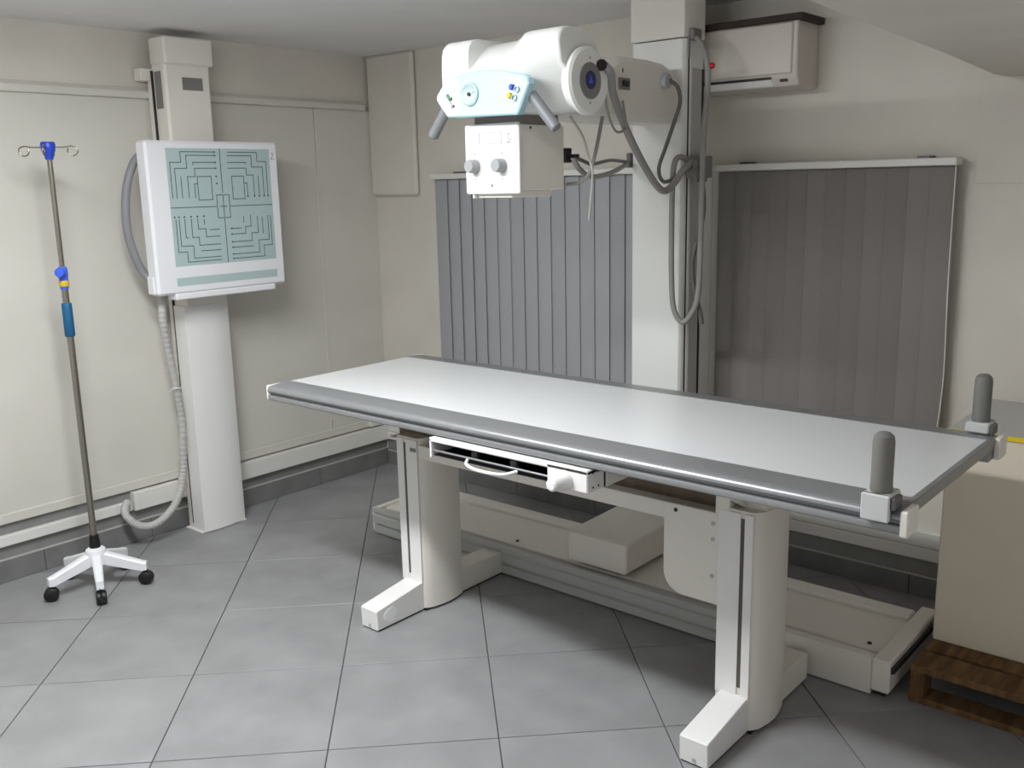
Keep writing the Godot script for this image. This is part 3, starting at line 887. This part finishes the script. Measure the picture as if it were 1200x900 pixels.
	for k in [1.928, 2.036]:
		st = surf()
		lathe(st, [Vector2(0.021, 0.0), Vector2(0.021, 0.006), Vector2(0.0195, 0.030), Vector2(0.017, 0.033), Vector2(0.0, 0.033)], Vector3(k, 1.604, 1.302), Vector3.BACK, 22)
		part(box, "knob", st, M.handle_knob, "light grey round knob")
		for dy in [-0.042, 0.034]:
			boxpart(box, "mark", Vector3(k - 0.003, 1.604 + dy, 1.302), Vector3(k + 0.003, 1.608 + dy, 1.3024), M.label_grey, 0.0)
	boxpart(box, "mark", Vector3(1.990, 1.540, 1.302), Vector3(2.0, 1.549, 1.3024), M.label_grey, 0.0)
	# display window: thin raised frame
	st = surf()
	cbox(st, Vector3(1.946, 1.700, 1.302), Vector3(2.036, 1.702, 1.304), 0.0)
	cbox(st, Vector3(1.946, 1.668, 1.302), Vector3(2.036, 1.670, 1.304), 0.0)
	cbox(st, Vector3(1.946, 1.668, 1.302), Vector3(1.948, 1.702, 1.304), 0.0)
	cbox(st, Vector3(2.034, 1.668, 1.302), Vector3(2.036, 1.702, 1.304), 0.0)
	part(box, "display_frame", st, M.knob)
	boxpart(box, "warning_label", Vector3(2.052, 1.664, 1.302), Vector3(2.078, 1.706, 1.3024), M.white, 0.0)
	# warning signs: small line figures printed on the label
	st = surf()
	xf = Transform3D(Basis(Vector3.BACK, 0.8), Vector3(2.065, 1.694, 1.3024))
	cbox(st, Vector3(-0.009, -0.001, 0), Vector3(0.009, 0.001, 0.0004), 0.0)
	cbox(st, Vector3(-0.001, -0.007, 0), Vector3(0.001, 0.007, 0.0004), 0.0)
	xf = Transform3D(Basis(Vector3.BACK, -0.6), Vector3(2.064, 1.682, 1.3024))
	cbox(st, Vector3(-0.008, -0.001, 0), Vector3(0.008, 0.001, 0.0004), 0.0)
	xf = Transform3D(Basis(Vector3.BACK, 0.5), Vector3(2.066, 1.675, 1.3024))
	cbox(st, Vector3(-0.009, -0.0012, 0), Vector3(0.009, 0.0012, 0.0004), 0.0)
	xf = Transform3D()
	cbox(st, Vector3(2.056, 1.668, 1.3024), Vector3(2.075, 1.671, 1.3028), 0.0)
	part(box, "warning_signs", st, M.label_grey)
	st = surf()
	lathe(st, [Vector2(0.004, 0.0), Vector2(0.004, 0.002), Vector2(0.0, 0.003)], Vector3(2.098, 1.712, 1.24), Vector3.RIGHT, 8)
	part(box, "screw", st, M.dark)
	st = surf()
	cbox(st, Vector3(2.085, 1.610, 1.045), Vector3(2.106, 1.655, 1.078), 0.002)
	cbox(st, Vector3(2.10, 1.625, 1.03), Vector3(2.125, 1.636, 1.055), 0.002)
	part(box, "connector", st, M.black, "black plug at the back of the box")
	# cables and hoses
	cable(t, CABLE_A, 0.0125, M.cable)
	cable(t, CABLE_B, 0.007, M.cable_dark)
	cable(t, CABLE_C, 0.0105, M.cable)
	cable(t, STRAP, 0.009, M.cable_dark, "strap")
	cable(t, LEAD_A, 0.009, M.cable)
	cable(t, LEAD_B, 0.006, M.cable_dark)
	cable(t, LEAD_C, 0.0035, M.cable_light)
	cable(t, LEAD_D, 0.006, M.cable)
	cable(t, LEAD_E, 0.004, M.cable)
	st = surf()
	lathe(st, [Vector2(0.0, -0.012), Vector2(0.009, -0.008), Vector2(0.011, 0.0), Vector2(0.009, 0.008), Vector2(0.0, 0.012)], Vector3(2.206, 1.945, 0.345), Vector3.RIGHT, 12)
	part(t, "red_button", st, M.red, "small red button")

# ---------------------------------------------------------------- wall stand
const LINES = [[13,3,45,3],[13,3,13,12,3,12,3,42],[18,6,45,6],[18,6,18,17,7,17,7,42],[24,14,24,12,44,12],[25,17,45,17],[25,17,25,24,18,24,18,42],[12,24,12,42],[27,24,40,24,40,44,27,44,27,24],[27,30,24,30,24,42],[58,3,87,3,87,11,96,11,96,41],[57,6,81,6,81,16,92,16,92,41],[57,12,75,12,75,13],[57,17,75,17,75,23,82,23,82,41],[87,24,87,41],[60,24,72,24,72,44,60,44,60,24],[72,30,75,30,75,41],[44,40,56,40,56,60,44,60,44,40],[50,41,50,59],[47,50,53,50],[50,0,50,38],[50,61,50,100],[0,50,43,50],[57,50,100,50],[4,60,4,88,12,88,12,97,44,97],[7,60,7,83,18,83,18,94,44,94],[12,60,12,76,14,76],[18,60,18,76,24,76,24,83,44,83],[25,88,44,88],[24,60,24,69,31,69,31,76,44,76],[30,61,30,65],[35,70,44,70],[97,60,97,87,88,87,88,97,56,97],[94,60,94,82,83,82,83,93,56,93],[88,61,88,76],[83,60,83,75,76,75,76,82,57,82],[77,87,56,87],[76,59,76,69,70,69,70,75,56,75],[69,60,69,65],[56,70,66,70]]
const HOSE_UP = [Vector3(0.200, 1.710, 1.432), Vector3(0.200, 1.668, 1.477), Vector3(0.200, 1.584, 1.516), Vector3(0.200, 1.482, 1.535), Vector3(0.200, 1.379, 1.535), Vector3(0.200, 1.290, 1.515), Vector3(0.200, 1.225, 1.488), Vector3(0.220, 1.182, 1.463)]
const HOSE_LOW = [Vector3(0.200, 1.115, 1.413), Vector3(0.200, 1.012, 1.418), Vector3(0.170, 0.876, 1.391), Vector3(0.150, 0.697, 1.357), Vector3(0.130, 0.553, 1.335), Vector3(0.120, 0.392, 1.338), Vector3(0.120, 0.276, 1.353), Vector3(0.120, 0.185, 1.388), Vector3(0.120, 0.128, 1.444), Vector3(0.120, 0.100, 1.513), Vector3(0.110, 0.112, 1.575), Vector3(0.090, 0.154, 1.612), Vector3(0.060, 0.182, 1.608), Vector3(0.020, 0.200, 1.574)]

func print_texture() -> ImageTexture:
	var n := 640
	var img := Image.create(n, n, false, Image.FORMAT_RGB8)
	img.fill(Color(0.70, 0.775, 0.775))
	var ink := Color(0.20, 0.26, 0.28)
	for l in LINES:
		for k in range(0, l.size() - 2, 2):
			var a := Vector2i(l[k] * n / 100, l[k + 1] * n / 100)
			var b := Vector2i(l[k + 2] * n / 100, l[k + 3] * n / 100)
			img.fill_rect(Rect2i(mini(a.x, b.x) - 2, mini(a.y, b.y) - 2, absi(a.x - b.x) + 4, absi(a.y - b.y) + 4), ink)
	for d in [[45, 3], [45, 6], [45, 12], [45, 17], [45, 24], [45, 30], [3, 58], [7, 58], [12, 58], [18, 58], [24, 58], [30, 58], [96, 42], [92, 42], [87, 42], [82, 42], [75, 42], [56, 97], [56, 93], [56, 87], [56, 82], [56, 75], [56, 70]]:
		img.fill_rect(Rect2i(d[0] * n / 100 - 5, d[1] * n / 100 - 4, 10, 8), ink)
	img.generate_mipmaps()
	return ImageTexture.create_from_image(img)

func build_wall_stand() -> void:
	var t := thing("wall_stand", "white upright x-ray wall stand with square detector board", "wall stand", Vector3(0.09, 0, 1.172))
	var st := surf()
	# column: bowed front, a rear channel on its left side
	prism(st, [Vector2(0.060, 1.062), Vector2(0.140, 1.060), Vector2(0.156, 1.10), Vector2(0.164, 1.15), Vector2(0.166, 1.20), Vector2(0.164, 1.25), Vector2(0.158, 1.288), Vector2(0.060, 1.288)], "y", 0.004, 1.05)
	var col := part(t, "column", st, M.white)
	st = surf()
	prism(st, [Vector2(0.060, 1.064), Vector2(0.150, 1.064), Vector2(0.160, 1.074), Vector2(0.160, 1.270), Vector2(0.150, 1.280), Vector2(0.060, 1.280)], "y", 1.05, 2.072)
	part(col, "upper_column", st, M.ivory)
	boxpart(col, "channel", Vector3(0.020, 0.004, 1.07), Vector3(0.060, 2.05, 1.284), M.ivory, 0.003)
	boxpart(col, "channel_slot", Vector3(0.060, 0.03, 1.2795), Vector3(0.068, 2.05, 1.2885), M.dark, 0.0)
	boxpart(col, "base_plate", Vector3(0.015, 0.0, 1.06), Vector3(0.15, 0.006, 1.30), M.ivory, 0.001)
	boxpart(col, "side_label", Vector3(0.080, 1.893, 1.280), Vector3(0.130, 2.045, 1.2835), M.label_grey, 0.001)
	boxpart(col, "front_label", Vector3(0.160, 1.970, 1.105), Vector3(0.1612, 2.022, 1.202), M.label_grey, 0.0)
	st = surf()
	prism(st, rrect(0.055, 1.052, 0.178, 1.286, 0.012), "y", 2.072, 2.182, 0.006)
	part(t, "column_cap", st, M.ivory)
	boxpart(t, "wall_bracket", Vector3(0.0, 2.01, 1.10), Vector3(0.055, 2.06, 1.33), M.ivory, 0.003)
	boxpart(t, "carriage", Vector3(0.166, 1.22, 1.06), Vector3(0.232, 1.66, 1.28), M.ivory, 0.006)
	# detector board
	st = surf()
	cbox(st, Vector3(0.228, 1.124, 0.846), Vector3(0.305, 1.752, 1.484), 0.010)
	var det := part(t, "detector", st, M.plastic, "square white detector board")
	boxpart(det, "lower_lip", Vector3(0.240, 1.100, 0.905), Vector3(0.304, 1.126, 1.405), M.plastic, 0.004)
	boxpart(det, "side_latch", Vector3(0.236, 1.130, 1.484), Vector3(0.285, 1.205, 1.492), M.plastic, 0.004)
	st = surf()
	var y0 := 1.240
	var y1 := 1.722
	var z0 := 1.396
	var z1 := 0.893
	var xx := 0.3062
	var uvq := [[Vector3(xx, y1, z0), Vector2(0, 0)], [Vector3(xx, y1, z1), Vector2(1, 0)], [Vector3(xx, y0, z1), Vector2(1, 1)], [Vector3(xx, y0, z0), Vector2(0, 1)]]
	sg = -1
	for k in [0, 1, 2, 0, 2, 3]:
		st.set_smooth_group(-1)
		st.set_uv(uvq[k][1])
		st.add_vertex(uvq[k][0])
	var pm := mat(Color.WHITE, 0.45)
	pm.albedo_texture = print_texture()
	part(det, "printed_face", st, pm, "pale green face printed with dark positioning lines")
	boxpart(det, "stripe", Vector3(0.304, 1.158, 0.893), Vector3(0.306, 1.192, 1.396), M.teal, 0.0, "pale green stripe")
	# a pencilled 2 in the upper corner
	st = surf()
	sweep(st, smooth_path([Vector3(0.3052, 1.700, 0.883), Vector3(0.3052, 1.706, 0.877), Vector3(0.3052, 1.700, 0.870), Vector3(0.3052, 1.688, 0.878), Vector3(0.3052, 1.678, 0.885), Vector3(0.3052, 1.682, 0.875), Vector3(0.3052, 1.678, 0.866)], 4), 0.0012, 5)
	part(det, "pencil_mark", st, M.label_grey)
	# hoses
	st = surf()
	sweep(st, smooth_path(HOSE_UP, 8), 0.017, 14)
	part(t, "grey_hose", st, M.hose_dark, "grey flexible hose bowed beside the detector")
	st = surf()
	var path := smooth_path(HOSE_LOW, 24)
	var radii := []
	for k in path.size():
		radii.append(0.0175 if k % 4 < 2 else 0.0155)
	sweep(st, path, radii, 12)
	part(t, "corrugated_hose", st, M.hose, "pale corrugated hose looping down to the trunking")
	st = surf()
	var ring := []
	for k in 13:
		var a := TAU * k / 12.0
		ring.append(Vector3(0.152 + 0.02 * cos(a), 0.70 + 0.004 * sin(a * 2.0), 1.36 + 0.02 * sin(a)))
	ring.append_array([Vector3(0.17, 0.70, 1.39), Vector3(0.17, 0.692, 1.405)])
	sweep(st, ring, 0.002, 5)
	part(t, "cable_tie", st, M.white)

# ---------------------------------------------------------------- drip stand
func build_iv_stand() -> void:
	var c := Vector3(0.353, 0.0, 1.888)
	var t := thing("drip_stand", "steel drip stand with blue fittings on a white five-legged wheeled base", "drip stand", c)
	var st := surf()
	lathe(st, [Vector2(0.0, 0.098), Vector2(0.034, 0.098), Vector2(0.040, 0.104), Vector2(0.040, 0.150), Vector2(0.036, 0.162), Vector2(0.024, 0.170), Vector2(0.0, 0.170)], c, Vector3.UP, 24)
	part(t, "hub", st, M.plastic, "white plastic hub")
	var d0 := atan2(1.963 - 1.888, 0.522 - 0.353)
	for k in 5:
		var a := d0 + TAU * k / 5.0
		var d := Vector3(cos(a), 0, sin(a))
		var side := Vector3(-d.z, 0, d.x)
		st = surf()
		var secs := []
		for s in [[0.028, 0.019, 0.100, 0.150], [0.10, 0.0175, 0.080, 0.124], [0.172, 0.015, 0.060, 0.098], [0.190, 0.013, 0.062, 0.094]]:
			var o: Vector3 = c + d * s[0]
			var ring := []
			for p in [[-1.0, s[2]], [-1.0, s[3] - 0.006], [-0.7, s[3]], [0.7, s[3]], [1.0, s[3] - 0.006], [1.0, s[2]]]:
				ring.append(o + side * (p[0] * s[1]) + Vector3(0, p[1], 0))
			secs.append(ring)
		sg = -1
		for i in 3:
			var cc: Vector3 = c + d * 0.1 + Vector3(0, 0.11, 0)
			for j in 6:
				var jj := (j + 1) % 6
				var m4: Vector3 = (secs[i][j] + secs[i][jj]) * 0.5
				var ax: Vector3 = c + d * (m4 - c).dot(d)
				ax.y = (secs[i][0].y + secs[i][2].y) * 0.5
				quad(st, secs[i][j], secs[i][jj], secs[i + 1][jj], secs[i + 1][j], m4 - ax)
		for e in [0, 3]:
			for j in range(1, 5):
				tri(st, secs[e][0], secs[e][j], secs[e][j + 1], d if e == 3 else -d)
		var leg := part(t, "leg", st, M.plastic, "white plastic leg")
		# twin-wheel caster
		var w := c + d * 0.182 + Vector3(0, 0.027, 0)
		var yaw := a + 0.6 * sin(k * 2.3)
		var axd := Vector3(-sin(yaw), 0, cos(yaw))
		st = surf()
		for s in [-1.0, 1.0]:
			lathe(st, [Vector2(0.0, 0.001), Vector2(0.025, 0.001), Vector2(0.027, 0.003), Vector2(0.027, 0.015), Vector2(0.022, 0.019), Vector2(0.0, 0.020)], w, axd * s, 18)
		cbox(st, w + Vector3(-0.007, 0.0, -0.007), w + Vector3(0.007, 0.040, 0.007), 0.001)
		part(leg, "caster", st, M.black, "black twin-wheel caster")
	st = surf()
	lathe(st, [Vector2(0.021, 0.168), Vector2(0.021, 0.18), Vector2(0.017, 0.222), Vector2(0.0, 0.222)], c, Vector3.UP, 18)
	part(t, "socket", st, M.black, "black pole socket")
	st = surf()
	rod(st, c + Vector3(0, 0.2, 0), c + Vector3(0, 1.21, 0), 0.0125, 16)
	part(t, "lower_pole", st, M.steel)
	st = surf()
	rod(st, c + Vector3(0, 1.20, 0), c + Vector3(0, 1.69, 0), 0.0095, 16)
	part(t, "upper_pole", st, M.steel)
	st = surf()
	lathe(st, [Vector2(0.0, 1.018), Vector2(0.0165, 1.018), Vector2(0.0185, 1.022), Vector2(0.0185, 1.140), Vector2(0.0165, 1.145), Vector2(0.0, 1.145)], c, Vector3.UP, 18)
	part(t, "grip_sleeve", st, M.grip_blue, "dark blue foam grip")
	st = surf()
	lathe(st, [Vector2(0.0, 1.198), Vector2(0.0155, 1.198), Vector2(0.0165, 1.235), Vector2(0.018, 1.255), Vector2(0.018, 1.272), Vector2(0.0125, 1.282), Vector2(0.0, 1.282)], c, Vector3.UP, 18)
	var lock := part(t, "height_lock", st, M.blue_light, "blue height lock")
	st = surf()
	lathe(st, [Vector2(0.0, 0.045), Vector2(0.015, 0.044), Vector2(0.019, 0.036), Vector2(0.019, 0.022), Vector2(0.010, 0.016), Vector2(0.010, 0.0)], c + Vector3(0, 1.262, 0), Vector3(0.75, 0.0, 0.66), 16)
	part(lock, "lock_knob", st, M.blue_light)
	st = surf()
	lathe(st, [Vector2(0.0172, 1.208), Vector2(0.0178, 1.209), Vector2(0.0178, 1.229), Vector2(0.0172, 1.230)], c, Vector3.UP, 18)
	part(lock, "printed_band", st, M.gold, "yellow printed band")
	# blue head and hooks
	st = surf()
	lathe(st, [Vector2(0.0, 1.672), Vector2(0.014, 1.672), Vector2(0.016, 1.69), Vector2(0.024, 1.704), Vector2(0.026, 1.728), Vector2(0.022, 1.735), Vector2(0.0, 1.735)], c, Vector3.UP, 18)
	var head := part(t, "hook_head", st, M.blue, "blue hook head")
	var along := Vector3(0.757, 0, -0.653)
	for k in 4:
		var dd := along.rotated(Vector3.UP, PI * 0.5 * k + 0.25)
		var o := c + Vector3(0, 1.716, 0)
		st = surf()
		var hook := [o + dd * 0.02, o + dd * 0.055, o + dd * 0.078 + Vector3(0, 0.004, 0)]
		for q in 10:
			var a := PI * 0.5 - TAU * 0.85 * q / 9.0
			hook.append(o + dd * (0.082 + 0.017 * cos(a)) + Vector3(0, -0.014 + 0.017 * sin(a), 0))
		sweep(st, smooth_path(hook, 3), 0.0026, 7)
		part(head, "hook", st, M.steel)

# ---------------------------------------------------------------- blinds
func build_blinds() -> void:
	var rng := RandomNumberGenerator.new()
	rng.seed = 77
	for b in [[0.503, 1.80, 16, "vertical_blind", "closed grey vertical blind left of the tube stand column", -6.0, 0.50], [2.092, 2.970, 12, "vertical_blind_001", "closed brownish grey vertical blind between the column and the cabinet", 5.0, 0.50]]:
		var x0: float = b[0]
		var x1: float = b[1]
		var t := thing(b[3], b[4], "blind", Vector3((x0 + x1) * 0.5, b[6], 0.055), "vertical blinds on the back wall")
		var hr := boxpart(t, "headrail", Vector3(x0 - 0.008, 1.578, 0.012), Vector3(x1 + 0.010, 1.604, 0.085), M.trunk, 0.003)
		for k in [0.12, 0.88]:
			var bx: float = lerpf(x0, x1, k)
			boxpart(hr, "bracket", Vector3(bx - 0.022, 1.600, 0.0), Vector3(bx + 0.022, 1.612, 0.06), M.alu_dark, 0.002)
		var n: int = b[2]
		var pitch := (x1 - x0) / n
		var right: bool = b[0] > 2.0
		for i in n:
			var cx := x0 + pitch * (i + 0.5)
			var st := surf()
			xf = Transform3D(Basis(Vector3.UP, deg_to_rad(b[5] + rng.randf_range(-1.5, 1.5))), Vector3(cx, 0, 0.052))
			var w := pitch * 0.575
			var prof := []
			for k in 7:
				var u := -1.0 + k / 3.0
				prof.append(Vector2(u * w, 0.0022 * (1.0 - u * u)))
			for k in 7:
				var u := 1.0 - k / 3.0
				prof.append(Vector2(u * w, 0.0022 * (1.0 - u * u) - 0.0012))
			prism(st, prof, "y", b[6] + 0.0, 1.576)
			xf = Transform3D()
			part(t, "slat", st, M.slats_brown[rng.randi() % 3] if right else M.slats[rng.randi() % 3])
		# bead cord hanging at the right edge
		if right:
			cable(t, [Vector3(x1 + 0.002, 1.58, 0.06), Vector3(x1 + 0.004, 1.2, 0.064), Vector3(x1 + 0.012, 0.85, 0.066), Vector3(x1 + 0.0, 0.62, 0.07)], 0.002, M.trunk, "pull_cord")

# ---------------------------------------------------------------- air conditioner
func build_air_conditioner() -> void:
	var t := thing("air_conditioner", "white wall air conditioner with a brown top strip behind the column", "air conditioner", Vector3(2.14, 1.865, 0.09))
	var st := surf()
	prism(st, [Vector2(0.0, 1.868), Vector2(0.12, 1.864), Vector2(0.155, 1.872), Vector2(0.172, 1.895), Vector2(0.178, 1.915), Vector2(0.178, 2.095), Vector2(0.0, 2.095)], "x", 1.83, 2.450, 0.004)
	var body := part(t, "body", st, M.ac)
	boxpart(body, "front_panel", Vector3(1.845, 1.912, 0.174), Vector3(2.432, 2.086, 0.186), M.ac, 0.004)
	boxpart(body, "air_slot", Vector3(1.86, 1.897, 0.150), Vector3(2.352, 1.9045, 0.1795), M.black, 0.0)
	st = surf()
	prism(st, [Vector2(0.128, 1.866), Vector2(0.155, 1.8725), Vector2(0.175, 1.8955), Vector2(0.170, 1.897), Vector2(0.150, 1.875), Vector2(0.128, 1.869)], "x", 1.86, 2.352)
	part(body, "louvre", st, M.white)
	boxpart(body, "display", Vector3(2.385, 1.886, 0.165), Vector3(2.412, 1.895, 0.1755), M.black, 0.001)
	boxpart(t, "top_strip", Vector3(1.82, 2.088, 0.0), Vector3(2.470, 2.112, 0.192), M.brown, 0.002, "dark brown strip along the top")

# ---------------------------------------------------------------- cabinet on pallet
func build_cabinet_and_pallet() -> void:
	var p := thing("pallet", "rough wooden pallet on the floor under the white cabinet", "pallet", Vector3(3.6, 0, 0.42))
	var x0 := 3.150
	var x1 := 4.15
	var zb := 0.06
	for a in [[0.665, 0.775], [0.535, 0.645], [0.40, 0.51], [0.265, 0.375], [zb, 0.245]]:
		boxpart(p, "deck_board", Vector3(x0, 0.098, a[0]), Vector3(x1, 0.120, a[1]), M.woods[int(a[0] * 100) % 3], 0.002)
	for zz in [0.695, 0.37, zb]:
		for xx in [x0, 3.61, x1 - 0.04]:
			boxpart(p, "block", Vector3(xx, 0.020, zz), Vector3(xx + 0.04, 0.098, zz + 0.08), M.woods[1], 0.002)
		boxpart(p, "bottom_board", Vector3(x0, 0.0, zz), Vector3(x1, 0.020, zz + 0.08), M.woods[0], 0.002)
	var t := thing("cabinet", "plain cream white cabinet standing on the wooden pallet", "cabinet", Vector3(3.62, 0.12, 0.34))
	boxpart(t, "body", Vector3(3.150, 0.1205, 0.09), Vector3(4.10, 0.795, 0.575), M.cabinet, 0.004)
	boxpart(t, "top_sheet", Vector3(3.148, 0.7952, 0.085), Vector3(4.102, 0.803, 0.578), M.hose, 0.001)
	boxpart(t, "edge_tape", Vector3(3.148, 0.792, 0.5752), Vector3(4.102, 0.806, 0.5812), M.yellow, 0.001, "yellow edge tape")

func build_small_things() -> void:
	var o := boxpart(self, "junction_box", Vector3(0.0, 0.245, 0.062), Vector3(0.03, 0.305, 0.145), M.trunk, 0.004)
	tag(o, "small white junction box above the trunking near the corner", "junction box")
